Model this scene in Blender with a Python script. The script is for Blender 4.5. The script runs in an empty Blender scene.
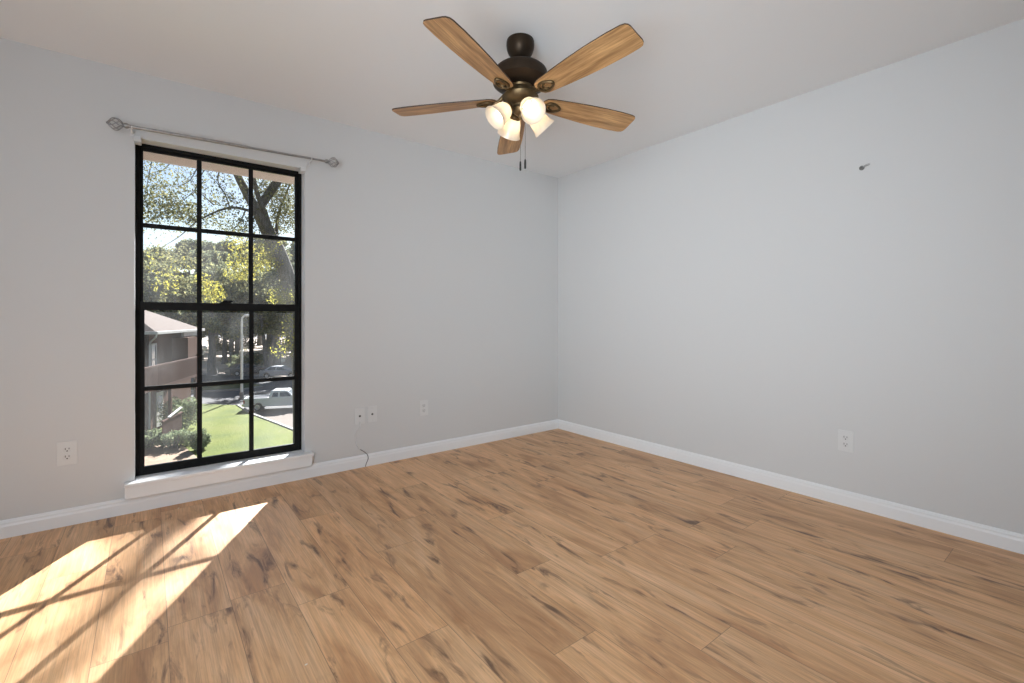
import bpy, bmesh, math, random
from mathutils import Vector, Matrix, noise
R = math.radians
PI = math.pi
rnd = random.Random(7)
sc = bpy.context.scene
col = sc.collection

# ------------------------------------------------------------------ camera
CAM = Vector((-3.149, -3.326, 1.074))
FWD = Vector((0.613, 0.790, 0.0)); RGT = Vector((0.790, -0.613, 0.0)); FPX = 467.0; HOR = 318.0
cd = bpy.data.cameras.new('camera')
cd.sensor_width = 36.0
cd.lens = FPX * 36.0 / 1024.0
cd.shift_y = -(341.5 - HOR) / 1024.0
cd.clip_start = 0.02; cd.clip_end = 600
cam = bpy.data.objects.new('camera', cd)
cam.location = CAM
cam.rotation_euler = (R(90), 0, -math.atan2(0.613, 0.790))
col.objects.link(cam)
sc.camera = cam

# ------------------------------------------------------------------ view / world / lights
sc.view_settings.view_transform = 'Standard'
sc.view_settings.look = 'None'
sc.view_settings.exposure = 0.0
sc.view_settings.gamma = 1.0
sc.view_settings.use_curve_mapping = False
try:
    sc.cycles.use_denoising = True
    sc.cycles.max_bounces = 10
    sc.cycles.diffuse_bounces = 6
    sc.cycles.transparent_max_bounces = 24
    sc.cycles.sample_clamp_indirect = 6
    sc.cycles.caustics_reflective = False
    sc.cycles.caustics_refractive = False
except Exception:
    pass

SUN_EL = 31.2
TO_SUN = Vector((0.51, 0.90, 0)).normalized() * math.cos(R(SUN_EL)) + Vector((0, 0, math.sin(R(SUN_EL))))
world = bpy.data.worlds.new('sky'); sc.world = world
world.use_nodes = True
wn = world.node_tree; wn.nodes.clear()
sky = wn.nodes.new('ShaderNodeTexSky')
sky.sky_type = 'NISHITA'
sky.sun_disc = False
sky.sun_elevation = R(SUN_EL)
sky.sun_rotation = math.atan2(TO_SUN.x, TO_SUN.y)
sky.air_density = 1.0; sky.dust_density = 0.6; sky.ozone_density = 1.5
bg = wn.nodes.new('ShaderNodeBackground'); bg.inputs['Strength'].default_value = 0.15
wo = wn.nodes.new('ShaderNodeOutputWorld')
wn.links.new(sky.outputs[0], bg.inputs[0]); wn.links.new(bg.outputs[0], wo.inputs[0])

sl = bpy.data.lights.new('sun', 'SUN'); sl.energy = 28.0; sl.angle = R(0.6); sl.color = (0.98, 0.98, 1.0)
so = bpy.data.objects.new('sun', sl); so.rotation_euler = TO_SUN.to_track_quat('Z', 'Y').to_euler()
so.location = (4, 8, 9); col.objects.link(so)

def area(name, loc, direction, sx, sy, energy, color=(1, 1, 1), spread=180):
    l = bpy.data.lights.new(name, 'AREA'); l.shape = 'RECTANGLE'; l.size = sx; l.size_y = sy
    l.energy = energy; l.color = color; l.spread = R(spread)
    o = bpy.data.objects.new(name, l); o.location = loc
    o.rotation_euler = Vector(direction).to_track_quat('-Z', 'Z').to_euler(); col.objects.link(o)
    return o
# added fill lamps beside the unseen side wall, which has no opening
area('fill_side', (-4.24, -2.75, 1.25), (1, 0.42, 0.16), 1.8, 2.1, 87, (0.755, 0.88, 1.0))
area('fill_corner', (-4.24, -3.3, 1.25), (1, 0.66, 0.12), 1.2, 1.8, 25, (0.86, 0.94, 1.0), 65)

# ------------------------------------------------------------------ helpers
def P(u, v, d):
    """a world point seen at photo pixel (u, v), d metres in front of the lens"""
    return CAM + FWD * d + RGT * ((u - 512.0) / FPX * d) + Vector((0, 0, (HOR - v) / FPX * d))

def link(o, parent=None):
    col.objects.link(o)
    if parent is not None: o.parent = parent
    return o

def finish(name, bm, mats, parent=None, smooth=None, bevel=0.0):
    bmesh.ops.recalc_face_normals(bm, faces=bm.faces[:])
    me = bpy.data.meshes.new(name)
    bm.to_mesh(me); bm.free()
    if not isinstance(mats, (list, tuple)): mats = [mats]
    for m in mats: me.materials.append(m)
    o = bpy.data.objects.new(name, me)
    if smooth is not None:
        me.polygons.foreach_set('use_smooth', [True] * len(me.polygons))
        try: me.set_sharp_from_angle(angle=R(smooth))
        except Exception: pass
    if bevel > 0:
        b = o.modifiers.new('bevel', 'BEVEL'); b.width = bevel; b.segments = 2; b.limit_method = 'ANGLE'
    return link(o, parent)

def raw(name, verts, faces, mats, parent=None, smooth=False):
    me = bpy.data.meshes.new(name); me.from_pydata(verts, [], faces)
    if not isinstance(mats, (list, tuple)): mats = [mats]
    for m in mats: me.materials.append(m)
    if smooth: me.polygons.foreach_set('use_smooth', [True] * len(me.polygons))
    me.update()
    return link(bpy.data.objects.new(name, me), parent)

def tag(o, label=None, cat=None, group=None, kind=None):
    if label: o['label'] = label
    if cat: o['category'] = cat
    if group: o['group'] = group
    if kind: o['kind'] = kind
    return o

def empty(name, loc=(0, 0, 0), rz=0.0):
    o = bpy.data.objects.new(name, None); o.location = loc; o.rotation_euler = (0, 0, rz)
    o.empty_display_size = 0.1
    return link(o)

def box(bm, x0, x1, y0, y1, z0, z1, M=None, mi=0):
    vs = [Vector((x, y, z)) for z in (z0, z1) for y in (y0, y1) for x in (x0, x1)]
    if M is not None: vs = [M @ v for v in vs]
    b = [bm.verts.new(v) for v in vs]
    for f in ((0, 2, 3, 1), (4, 5, 7, 6), (0, 1, 5, 4), (2, 6, 7, 3), (0, 4, 6, 2), (1, 3, 7, 5)):
        bm.faces.new([b[i] for i in f]).material_index = mi

def tube(bm, pts, rad, seg=8, M=None, cap=True):
    pts = [Vector(p) for p in pts]
    if not isinstance(rad, (list, tuple)): rad = [rad] * len(pts)
    rings = []; ref = None
    for i, p in enumerate(pts):
        a = pts[max(0, i - 1)]; b = pts[min(len(pts) - 1, i + 1)]
        t = (b - a).normalized()
        if ref is None:
            ref = t.orthogonal().normalized()
        else:
            ref = (ref - t * ref.dot(t))
            ref = ref.normalized() if ref.length > 1e-6 else t.orthogonal().normalized()
        bn = t.cross(ref)
        ring = []
        for k in range(seg):
            q = p + (ref * math.cos(2 * PI * k / seg) + bn * math.sin(2 * PI * k / seg)) * rad[i]
            if M is not None: q = M @ q
            ring.append(bm.verts.new(q))
        rings.append(ring)
    for a, b in zip(rings, rings[1:]):
        for k in range(seg):
            bm.faces.new((a[k], a[(k + 1) % seg], b[(k + 1) % seg], b[k]))
    if cap:
        bm.faces.new(rings[0][::-1]); bm.faces.new(rings[-1])

def lathe(bm, prof, seg=32, M=None, mi=0):
    rings = []
    for r, z in prof:
        ring = []
        if r < 1e-6:
            v = Vector((0, 0, z)); ring = [bm.verts.new(M @ v if M is not None else v)]
        else:
            for k in range(seg):
                v = Vector((r * math.cos(2 * PI * k / seg), r * math.sin(2 * PI * k / seg), z))
                ring.append(bm.verts.new(M @ v if M is not None else v))
        rings.append(ring)
    for a, b in zip(rings, rings[1:]):
        for k in range(seg):
            k2 = (k + 1) % seg
            if len(a) == 1 and len(b) == 1: continue
            if len(a) == 1: f = (a[0], b[k2], b[k])
            elif len(b) == 1: f = (a[k], a[k2], b[0])
            else: f = (a[k], a[k2], b[k2], b[k])
            bm.faces.new(f).material_index = mi

def prism(bm, poly, h0, h1, M=None, mi_top=0, mi_bot=0, mi_side=0):
    """poly in x,y, extruded in z from h0 to h1"""
    lo = [Vector((x, y, h0)) for x, y in poly]; hi = [Vector((x, y, h1)) for x, y in poly]
    if M is not None: lo = [M @ v for v in lo]; hi = [M @ v for v in hi]
    a = [bm.verts.new(v) for v in lo]; b = [bm.verts.new(v) for v in hi]
    n = len(poly)
    bm.faces.new(a[::-1]).material_index = mi_bot
    bm.faces.new(b).material_index = mi_top
    for k in range(n):
        bm.faces.new((a[k], a[(k + 1) % n], b[(k + 1) % n], b[k])).material_index = mi_side

# ------------------------------------------------------------------ materials
def mat(name, color, rough=0.5, metal=0.0, spec=0.5, emit=None, estr=0.0):
    m = bpy.data.materials.new(name); m.use_nodes = True
    b = m.node_tree.nodes['Principled BSDF']
    b.inputs['Base Color'].default_value = (*color, 1)
    b.inputs['Roughness'].default_value = rough
    b.inputs['Metallic'].default_value = metal
    b.inputs['Specular IOR Level'].default_value = spec
    if emit:
        b.inputs['Emission Color'].default_value = (*emit, 1); b.inputs['Emission Strength'].default_value = estr
    return m

class NT:
    def __init__(s, m): s.t = m.node_tree; s.b = s.t.nodes.get('Principled BSDF')
    def n(s, kind, **kw):
        x = s.t.nodes.new(kind)
        for k, v in kw.items():
            if k.startswith('i_'): x.inputs[k[2:].replace('_', ' ')].default_value = v
            else: setattr(x, k, v)
        return x
    def l(s, a, b): s.t.links.new(a, b)
    def math(s, op, a, b=None):
        x = s.n('ShaderNodeMath', operation=op)
        for i, q in enumerate((a, b)):
            if q is None: continue
            if isinstance(q, (int, float)): x.inputs[i].default_value = q
            else: s.l(q, x.inputs[i])
        return x.outputs[0]
    def ramp(s, fac, stops):
        x = s.n('ShaderNodeValToRGB'); e = x.color_ramp.elements
        while len(e) > 1: e.remove(e[-1])
        e[0].position = stops[0][0]; e[0].color = (*stops[0][1], 1)
        for p, c in stops[1:]:
            q = e.new(p); q.color = (*c, 1)
        s.l(fac, x.inputs[0]); return x.outputs[0]
    def mix(s, fac, a, b, mode='MIX'):
        x = s.n('ShaderNodeMix', data_type='RGBA', blend_type=mode)
        for sock, q in ((x.inputs[0], fac), (x.inputs[6], a), (x.inputs[7], b)):
            if isinstance(q, (int, float)): sock.default_value = q
            elif isinstance(q, tuple): sock.default_value = (*q, 1)
            else: s.l(q, sock)
        return x.outputs[2]
    def noise(s, vec, scale, detail=2.0, rough=0.5, dist=0.0):
        x = s.n('ShaderNodeTexNoise'); x.inputs['Scale'].default_value = scale
        x.inputs['Detail'].default_value = detail; x.inputs['Roughness'].default_value = rough
        x.inputs['Distortion'].default_value = dist
        if vec is not None: s.l(vec, x.inputs['Vector'])
        return x.outputs['Fac']
    def obj(s): return s.n('ShaderNodeTexCoord').outputs['Object']
    def mapv(s, vec, scale=(1, 1, 1), loc=(0, 0, 0), rot=(0, 0, 0)):
        x = s.n('ShaderNodeMapping'); x.inputs['Scale'].default_value = scale
        x.inputs['Location'].default_value = loc; x.inputs['Rotation'].default_value = rot
        s.l(vec, x.inputs['Vector']); return x.outputs[0]
    def bump(s, h, strength=0.1, dist=0.01):
        x = s.n('ShaderNodeBump'); x.inputs['Strength'].default_value = strength; x.inputs['Distance'].default_value = dist
        s.l(h, x.inputs['Height']); s.l(x.outputs[0], s.b.inputs['Normal'])

def noisy(name, c1, c2, scale=8.0, rough=0.6, bump=0.0, stretch=(1, 1, 1), detail=4.0, spec=0.06, metal=0.0):
    m = mat(name, c1, rough, metal, spec); t = NT(m)
    f = t.noise(t.mapv(t.obj(), stretch), scale, detail, 0.6)
    t.l(t.ramp(f, [(0.3, c1), (0.7, c2)]), t.b.inputs['Base Color'])
    if bump: t.bump(f, bump, 0.02)
    return m

def paint(name, c, rough=0.55, bumpy=0.06):
    m = mat(name, c, rough, 0, 0.35); t = NT(m)
    o = t.obj()
    big = t.noise(o, 1.3, 3)
    t.l(t.mix(t.math('MULTIPLY', big, 0.06), c, tuple(x * 0.9 for x in c)), t.b.inputs['Base Color'])
    t.bump(t.noise(o, 260, 2), bumpy, 0.003)
    return m
M_WALL = paint('wall_paint', (0.600, 0.603, 0.602))
M_CEIL = paint('ceiling_paint', (0.80, 0.815, 0.825), 0.7, 0.1)
M_TRIM = paint('trim_paint', (0.78, 0.79, 0.80), 0.35, 0.02)
M_PLATE = mat('plate_plastic', (0.645, 0.65, 0.648), 0.35)
M_FACE = mat('receptacle_plastic', (0.625, 0.63, 0.628), 0.35)
M_SLOT = mat('slot_dark', (0.03, 0.03, 0.03), 0.6)
M_BLACK = noisy('black_painted_frame', (0.006, 0.006, 0.006), (0.012, 0.012, 0.012), 30, 0.6, 0.02, spec=0.12)
M_SCREW = mat('screw_metal', (0.6, 0.6, 0.6), 0.35, 0.9)

def floor_material():
    m = mat('oak_plank_floor', (0.4, 0.25, 0.13), 0.42, 0, 0.55); t = NT(m)
    o = t.obj()
    sep = t.n('ShaderNodeSeparateXYZ'); t.l(o, sep.inputs[0])
    x, y = sep.outputs[0], sep.outputs[1]
    W, L = 0.194, 1.22
    xs = t.math('DIVIDE', t.math('ADD', x, 3.10), W)
    row = t.math('FLOOR', xs)
    wn_ = t.n('ShaderNodeTexWhiteNoise', noise_dimensions='1D'); t.l(row, wn_.inputs['W'])
    ys = t.math('ADD', t.math('DIVIDE', y, L), t.math('MULTIPLY', wn_.outputs[0], 7.0))
    colm = t.math('FLOOR', ys)
    cid = t.n('ShaderNodeCombineXYZ'); t.l(row, cid.inputs[0]); t.l(colm, cid.inputs[1])
    wid = t.n('ShaderNodeTexWhiteNoise', noise_dimensions='3D'); t.l(cid.outputs[0], wid.inputs['Vector'])
    pid = wid.outputs['Value']
    # grain coordinates: shifted from plank to plank
    gv = t.n('ShaderNodeCombineXYZ')
    t.l(t.math('ADD', x, t.math('MULTIPLY', pid, 9.0)), gv.inputs[0])
    t.l(t.math('ADD', y, t.math('MULTIPLY', pid, 23.0)), gv.inputs[1])
    t.l(t.math('MULTIPLY', pid, 5.0), gv.inputs[2])
    g = gv.outputs[0]
    broad = t.noise(t.mapv(g, (8, 1.5, 1)), 1.0, 5, 0.6, 0.9)
    fine = t.noise(t.mapv(g, (75, 2.4, 1)), 1.0, 5, 0.6, 0.35)
    hair = t.noise(t.mapv(g, (210, 4.5, 1)), 1.0, 3, 0.65)
    knot = t.noise(t.mapv(g, (20, 3.8, 1)), 1.0, 5, 0.6, 0.8)
    knot2 = t.noise(t.mapv(g, (9.5, 2.6, 1), (3.1, 1.7, 0)), 1.0, 2, 0.5, 0.3)
    c = t.ramp(broad, [(0.33, (0.50, 0.252, 0.110)), (0.5, (0.75, 0.432, 0.212)), (0.70, (0.86, 0.545, 0.305))])
    c = t.mix(t.ramp(fine, [(0.36, (0.30,) * 3), (0.60, (0.0,) * 3)]), c, (0.36, 0.195, 0.095))
    c = t.mix(t.ramp(hair, [(0.38, (0.34,) * 3), (0.58, (0.0,) * 3)]), c, (0.30, 0.165, 0.085))
    kf = t.math('MULTIPLY', t.ramp(knot, [(0.54, (0,) * 3), (0.68, (0.95,) * 3)]), t.ramp(knot2, [(0.43, (0,) * 3), (0.53, (1,) * 3)]))
    c = t.mix(kf, c, (0.13, 0.060, 0.030))
    c = t.mix(1.0, c, t.ramp(pid, [(0.0, (0.90, 0.89, 0.88)), (0.5, (1.0, 1.0, 1.0)), (1.0, (1.08, 1.06, 1.04))]), 'MULTIPLY')
    fx = t.math('FRACT', xs); fy = t.math('FRACT', ys)
    ex = t.math('MULTIPLY', t.math('MINIMUM', fx, t.math('SUBTRACT', 1.0, fx)), W)
    ey = t.math('MULTIPLY', t.math('MINIMUM', fy, t.math('SUBTRACT', 1.0, fy)), L)
    seam = t.math('LESS_THAN', t.math('MINIMUM', ex, ey), 0.0010)
    c = t.mix(t.math('MULTIPLY', seam, 0.6), c, (0.06, 0.03, 0.015))
    t.l(c, t.b.inputs['Base Color'])
    t.l(t.math('ADD', t.math('MULTIPLY', fine, 0.16), 0.33), t.b.inputs['Roughness'])
    h = t.math('SUBTRACT', t.math('ADD', t.math('MULTIPLY', fine, 0.4), t.math('MULTIPLY', hair, 0.5)), seam)
    t.bump(h, 0.22, 0.002)
    return m
M_FLOOR = floor_material()

def wood(name, dark, light, scale=1.0):
    m = mat(name, light, 0.42, 0, 0.4); t = NT(m); o = t.obj()
    a = t.noise(t.mapv(o, (3 * scale, 34 * scale, 8)), 1.0, 4, 0.6, 0.5)
    b = t.noise(t.mapv(o, (5 * scale, 120 * scale, 8)), 1.0, 3, 0.6)
    c = t.ramp(a, [(0.32, dark), (0.62, light)])
    c = t.mix(t.ramp(b, [(0.35, (0.5,) * 3), (0.6, (0,) * 3)]), c, tuple(x * 0.6 for x in dark))
    t.l(c, t.b.inputs['Base Color']); return m
M_BLADE = wood('blade_oak', (0.27, 0.140, 0.055), (0.64, 0.385, 0.175))
M_BLADE_EDGE = mat('blade_edge', (0.035, 0.018, 0.010), 0.5)
M_BRONZE = noisy('fan_bronze', (0.030, 0.021, 0.015), (0.052, 0.036, 0.024), 14, 0.42, 0.0, metal=0.6)
M_BRASS = noisy('antique_brass', (0.085, 0.058, 0.030), (0.135, 0.092, 0.048), 22, 0.4, 0.0, metal=0.7)
M_SILVER = noisy('brushed_silver', (0.30, 0.30, 0.30), (0.42, 0.42, 0.42), 40, 0.36, 0, metal=0.85)
M_BULB = mat('lit_bulb', (1, 0.95, 0.85), 0.5, emit=(1.0, 0.80, 0.54), estr=8.0)

def shade_glass():
    m = bpy.data.materials.new('frosted_shade'); m.use_nodes = True; t = NT(m); n = m.node_tree; n.nodes.clear()
    d = t.n('ShaderNodeBsdfDiffuse'); d.inputs[0].default_value = (0.74, 0.71, 0.66, 1)
    tr = t.n('ShaderNodeBsdfTranslucent'); tr.inputs[0].default_value = (0.97, 0.91, 0.82, 1)
    g = t.n('ShaderNodeBsdfGlossy'); g.inputs[1].default_value = 0.25
    a = t.n('ShaderNodeMixShader'); a.inputs[0].default_value = 0.6
    b = t.n('ShaderNodeMixShader'); b.inputs[0].default_value = 0.05
    o = t.n('ShaderNodeOutputMaterial')
    t.l(d.outputs[0], a.inputs[1]); t.l(tr.outputs[0], a.inputs[2]); t.l(a.outputs[0], b.inputs[1]); t.l(g.outputs[0], b.inputs[2])
    t.l(b.outputs[0], o.inputs[0]); return m
M_SHADE = shade_glass()

def pane_glass():
    m = bpy.data.materials.new('window_glass'); m.use_nodes = True; t = NT(m); n = m.node_tree; n.nodes.clear()
    tr = t.n('ShaderNodeBsdfTransparent'); tr.inputs[0].default_value = (0.96, 0.97, 0.965, 1)
    gl = t.n('ShaderNodeBsdfGlossy'); gl.inputs[1].default_value = 0.02
    dust = t.n('ShaderNodeBsdfTranslucent'); dust.inputs[0].default_value = (0.9, 0.9, 0.88, 1)
    fr = t.n('ShaderNodeFresnel'); fr.inputs[0].default_value = 1.35
    a = t.n('ShaderNodeMixShader'); b = t.n('ShaderNodeMixShader'); o = t.n('ShaderNodeOutputMaterial')
    smear = t.noise(t.mapv(t.obj(), (6, 6, 2.0)), 1.0, 4, 0.6)
    t.l(t.ramp(smear, [(0.3, (0.005,) * 3), (0.75, (0.019,) * 3)]), a.inputs[0])
    t.l(tr.outputs[0], a.inputs[1]); t.l(dust.outputs[0], a.inputs[2])
    t.l(t.math('MULTIPLY', fr.outputs[0], 0.6), b.inputs[0]); t.l(a.outputs[0], b.inputs[1]); t.l(gl.outputs[0], b.inputs[2])
    t.l(b.outputs[0], o.inputs[0]); return m
M_GLASS = pane_glass()

# ------------------------------------------------------------------ room shell
RX0, RX1, RY0, RY1, H = -4.3, 0.0, -4.05, 0.0, 2.44
WT = 0.17
OX0, OX1, OZ0, OZ1 = -3.214, -2.326, 0.165, 2.075        # window opening

def structure(name, bm, m, parent=None, **kw):
    o = finish(name, bm, m, parent, **kw)
    if parent is None: o['kind'] = 'structure'
    return o

bm = bmesh.new(); box(bm, RX0 - .15, RX1 + .15, RY0 - .15, RY1 + .02, -0.12, 0); structure('floor', bm, M_FLOOR)
bm = bmesh.new(); box(bm, RX0 - .15, RX1 + .15, RY0 - .15, RY1 + WT, H, H + .12); structure('ceiling', bm, M_CEIL)
bm = bmesh.new()
box(bm, RX0, OX0, 0, WT, 0, H); box(bm, OX1, RX1 + .15, 0, WT, 0, H)
box(bm, OX0, OX1, 0, WT, 0, OZ0); box(bm, OX0, OX1, 0, WT, OZ1, H)
bmesh.ops.remove_doubles(bm, verts=bm.verts[:], dist=1e-5)
for f in bm.faces:
    c = f.calc_center_median()
    if OX0 - .001 <= c.x <= OX1 + .001 and OZ0 - .001 <= c.z <= OZ1 + .001 and .001 < c.y < WT - .001: f.material_index = 1
structure('wall_left', bm, [M_WALL, M_TRIM])
bm = bmesh.new(); box(bm, 0, .15, RY0, 0, 0, H); structure('wall_right', bm, M_WALL)
bm = bmesh.new(); box(bm, RX0 - .15, RX1 + .15, RY0 - .15, RY0, 0, H); structure('wall_rear', bm, M_WALL)
bm = bmesh.new(); box(bm, RX0 - .15, RX0, RY0, WT, 0, H); structure('wall_side', bm, M_WALL)

# baseboards: moulded profile swept along each wall
def base_profile():
    return [(0, 0), (0.014, 0), (0.014, 0.056), (0.011, 0.066), (0.011, 0.074), (0.006, 0.083), (0.0, 0.087)]
def baseboard(name, p0, p1, inward):
    bm = bmesh.new(); p0 = Vector(p0); p1 = Vector(p1); inward = Vector(inward)
    a = [bm.verts.new(p0 + inward * q + Vector((0, 0, z))) for q, z in base_profile()]
    b = [bm.verts.new(p1 + inward * q + Vector((0, 0, z))) for q, z in base_profile()]
    n = len(a)
    for k in range(n): bm.faces.new((a[k], a[(k + 1) % n], b[(k + 1) % n], b[k]))
    bm.faces.new(a); bm.faces.new(b[::-1])
    return structure(name, bm, M_TRIM)
baseboard('baseboard_left', (RX0, 0, 0), (0, 0, 0), (0, -1, 0))
baseboard('baseboard_right', (0, RY0, 0), (0, -0.014, 0), (-1, 0, 0))
baseboard('baseboard_rear', (RX0, RY0, 0), (-0.014, RY0, 0), (0, 1, 0))

# ---------------------------------------------------------------- window
win = empty('window_1', (OX0, 0.09, OZ0)); win['kind'] = 'structure'
def wpart(name, boxes, m, bevel=0.0, parent=win, y0=0.0):
    bm = bmesh.new()
    for b in boxes: box(bm, *b)
    o = finish(name, bm, m, parent, bevel=bevel)
    base = Vector(win.location)
    for v in o.data.vertices: v.co -= base
    return o
FT = 0.018
Y0, YM, Y1 = 0.088, 0.112, 0.136
wpart('window_frame', [(OX0, OX0 + FT, Y0, Y1, OZ0, OZ1), (OX1 - FT, OX1, Y0, Y1, OZ0, OZ1),
      (OX0 + FT, OX1 - FT, Y0, Y1, OZ1 - FT, OZ1), (OX0 + FT, OX1 - FT, Y0, Y1, OZ0, OZ0 + 0.018)], M_BLACK, 0.002)
sx0, sx1 = OX0 + FT, OX1 - FT
MX = [-2.908, -2.628]
ZM = 1.145
def sash(name, y0, y1, z0, z1, st, bot, top, zmid, mw):
    bx = [(sx0, sx0 + st, y0, y1, z0, z1), (sx1 - st, sx1, y0, y1, z0, z1),
          (sx0 + st, sx1 - st, y0, y1, z0, z0 + bot), (sx0 + st, sx1 - st, y0, y1, z1 - top, z1)]
    o = wpart(name, bx, M_BLACK, 0.002)
    ym0, ym1 = y0 + 0.002, y1 - 0.002
    g = [(sx0 + st, sx1 - st, ym0, ym1, zmid - mw / 2, zmid + mw / 2)]
    for x in MX: 
        g.append((x - mw / 2, x + mw / 2, ym0 + .0005, ym1 - .0005, z0 + bot, zmid - mw / 2))
        g.append((x - mw / 2, x + mw / 2, ym0 + .0005, ym1 - .0005, zmid + mw / 2, z1 - top))
    wpart('muntin_grid', g, M_BLACK, 0.0015)
    xs = [sx0 + st] + [q for x in MX for q in (x - mw / 2, x + mw / 2)] + [sx1 - st]
    ym = (y0 + y1) / 2
    for i in range(3):
        for a, b in ((z0 + bot, zmid - mw / 2), (zmid + mw / 2, z1 - top)):
            wpart('glass_pane', [(xs[2 * i] + .001, xs[2 * i + 1] - .001, ym - .0015, ym + .0015, a + .001, b - .001)], M_GLASS)
    return o
sash('upper_sash', YM + .001, Y1 - .003, ZM - .016, OZ1 - FT, 0.018, 0.036, 0.014, 1.612, 0.025)
sash('lower_sash', Y0 + .002, YM - .001, OZ0 + .018, ZM + .022, 0.024, 0.036, 0.048, 0.667, 0.025)
wpart('sash_latch', [(-2.80, -2.745, Y0 - .012, Y0 + .012, ZM + .022, ZM + .030), (-2.788, -2.735, Y0 - .006, Y0 + .004, ZM + .030, ZM + .040),
      (-2.762, -2.750, Y0 - .022, Y0 - .006, ZM + .032, ZM + .039)], M_BLACK, 0.001)
wpart('exterior_trim', [(OX0 - .05, OX0, WT, WT + .02, OZ0 - .05, OZ1 + .05), (OX1, OX1 + .05, WT, WT + .02, OZ0 - .05, OZ1 + .05)], M_BLACK)

# stool and apron
bm = bmesh.new()
box(bm, OX0 - 0.045, OX1 + 0.042, -0.058, -0.0005, OZ0 - 0.010, OZ0 + 0.009)
box(bm, OX0 + .001, OX1 - .001, -0.0005, 0.0875, OZ0 - 0.0005, OZ0 + 0.008)
structure('trim_1', bm, M_TRIM, bevel=0.006)
bm = bmesh.new(); box(bm, OX0 - 0.042, OX1 + 0.036, -0.046, -0.0005, 0.0875, OZ0 - 0.0105); structure('trim_2', bm, M_TRIM, bevel=0.004)

# blind brackets in the top corners of the opening
def blind_bracket(x, label):
    o = empty('blind_bracket', (x, -0.004, OZ1 - 0.014))
    bm = bmesh.new(); box(bm, -.017, .017, -.016, .003, -.012, .020); box(bm, -.017, .017, .003, .045, -.014, -.003)
    finish('bracket_body', bm, M_PLATE, o, bevel=.002)
    bm = bmesh.new(); box(bm, -.013, .013, -.021, -.016, -.008, .014); finish('bracket_cover', bm, M_FACE, o, bevel=.001)
    tag(o, label, 'bracket', 'blind brackets at the window head')
blind_bracket(OX0 + .012, 'small white plastic blind bracket at top left corner of the window opening')
blind_bracket(OX1 - .014, 'small white plastic blind bracket at top right corner of the window opening')

# ---------------------------------------------------------------- curtain rod
rodL, rodR = Vector((-3.250, -0.075, 2.106)), Vector((-2.205, -0.075, 2.130))
rod = empty('curtain_rod', tuple(rodL))
def rl(p): return Vector(p) - rodL
bm = bmesh.new(); tube(bm, [rl(rodL), rl(rodL.lerp(rodR, .55))], .0092, 14)
finish('outer_rod', bm, M_SILVER, rod, smooth=40)
bm = bmesh.new(); tube(bm, [rl(rodL.lerp(rodR, .5499)), rl(rodR)], .0072, 14)
finish('inner_rod', bm, M_SILVER, rod, smooth=40)
for end, sgn in ((rodL, -1), (rodR, 1)):
    bm = bmesh.new()
    ax = (rodR - rodL).normalized() * sgn
    c = rl(end)
    q = ax.to_track_quat('Z', 'Y').to_matrix().to_4x4(); Mx = Matrix.Translation(c) @ q
    lathe(bm, [(0, -.012), (.0115, -.012), (.0135, -.006), (.0135, .004), (.009, .010), (.006, .012), (0, .012)], 16, Mx)
    lathe(bm, [(0, .072), (.006, .073), (.007, .076), (.004, .080), (0, .081)], 12, Mx)
    for k in range(7):
        pts = []
        for i in range(13):
            s = i / 12; a = k * 2 * PI / 7 + s * 1.7
            r = .005 + .027 * math.sin(PI * s) ** 0.8
            pts.append((r * math.cos(a), r * math.sin(a), .010 + .064 * s))
        tube(bm, pts, .0027, 6, Mx)
    finish('cage_finial', bm, M_SILVER, rod, smooth=40)
for x in (-3.225, -2.305):
    s = (x - rodL.x) / (rodR.x - rodL.x); p = rl(rodL.lerp(rodR, s))
    bm = bmesh.new()
    box(bm, p.x - .009, p.x + .009, .068, .0745, p.z - .026, p.z + .004)
    box(bm, p.x - .004, p.x + .004, -.002, .068, p.z - .0165, p.z - .012)
    pts = [(p.x, .0125 * math.cos(a), p.z + .0125 * math.sin(a)) for a in [R(d) for d in range(170, 371, 20)]]
    tube(bm, pts, .003, 6)
    finish('wall_bracket', bm, M_PLATE, rod, bevel=.001)
tag(rod, 'thin silver curtain rod with twisted cage finials above the black window', 'curtain rod')

# ---------------------------------------------------------------- wall plates
def face_matrix(loc, wall):
    # local: x to the right seen from the room, y out of the wall, z up
    if wall == 'left': return Matrix.Translation(loc)                                     # room is at -y
    return Matrix.Translation(loc) @ Matrix.Rotation(-PI / 2, 4, 'Z')
def rounded_rect(w, h, r, n=4):
    pts = []
    for cx, cy, a0 in ((w / 2 - r, h / 2 - r, 0), (-w / 2 + r, h / 2 - r, 90), (-w / 2 + r, -h / 2 + r, 180), (w / 2 - r, -h / 2 + r, 270)):
        for k in range(n + 1):
            a = R(a0 + 90 * k / n); pts.append((cx + r * math.cos(a), cy + r * math.sin(a)))
    return pts
FX = Matrix(((1, 0, 0, 0), (0, 0, -1, 0), (0, 1, 0, 0), (0, 0, 0, 1)))    # x,y,z(out) -> x,-z,y : plate facing -y
def plate(name, loc, wall, w, h):
    o = empty(name, (0, 0, 0)); o.matrix_world = face_matrix(loc, wall)
    bm = bmesh.new(); prism(bm, rounded_rect(w, h, .005), .0003, .0055, FX); finish('cover_plate', bm, M_PLATE, o, bevel=.002)
    return o
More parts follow.
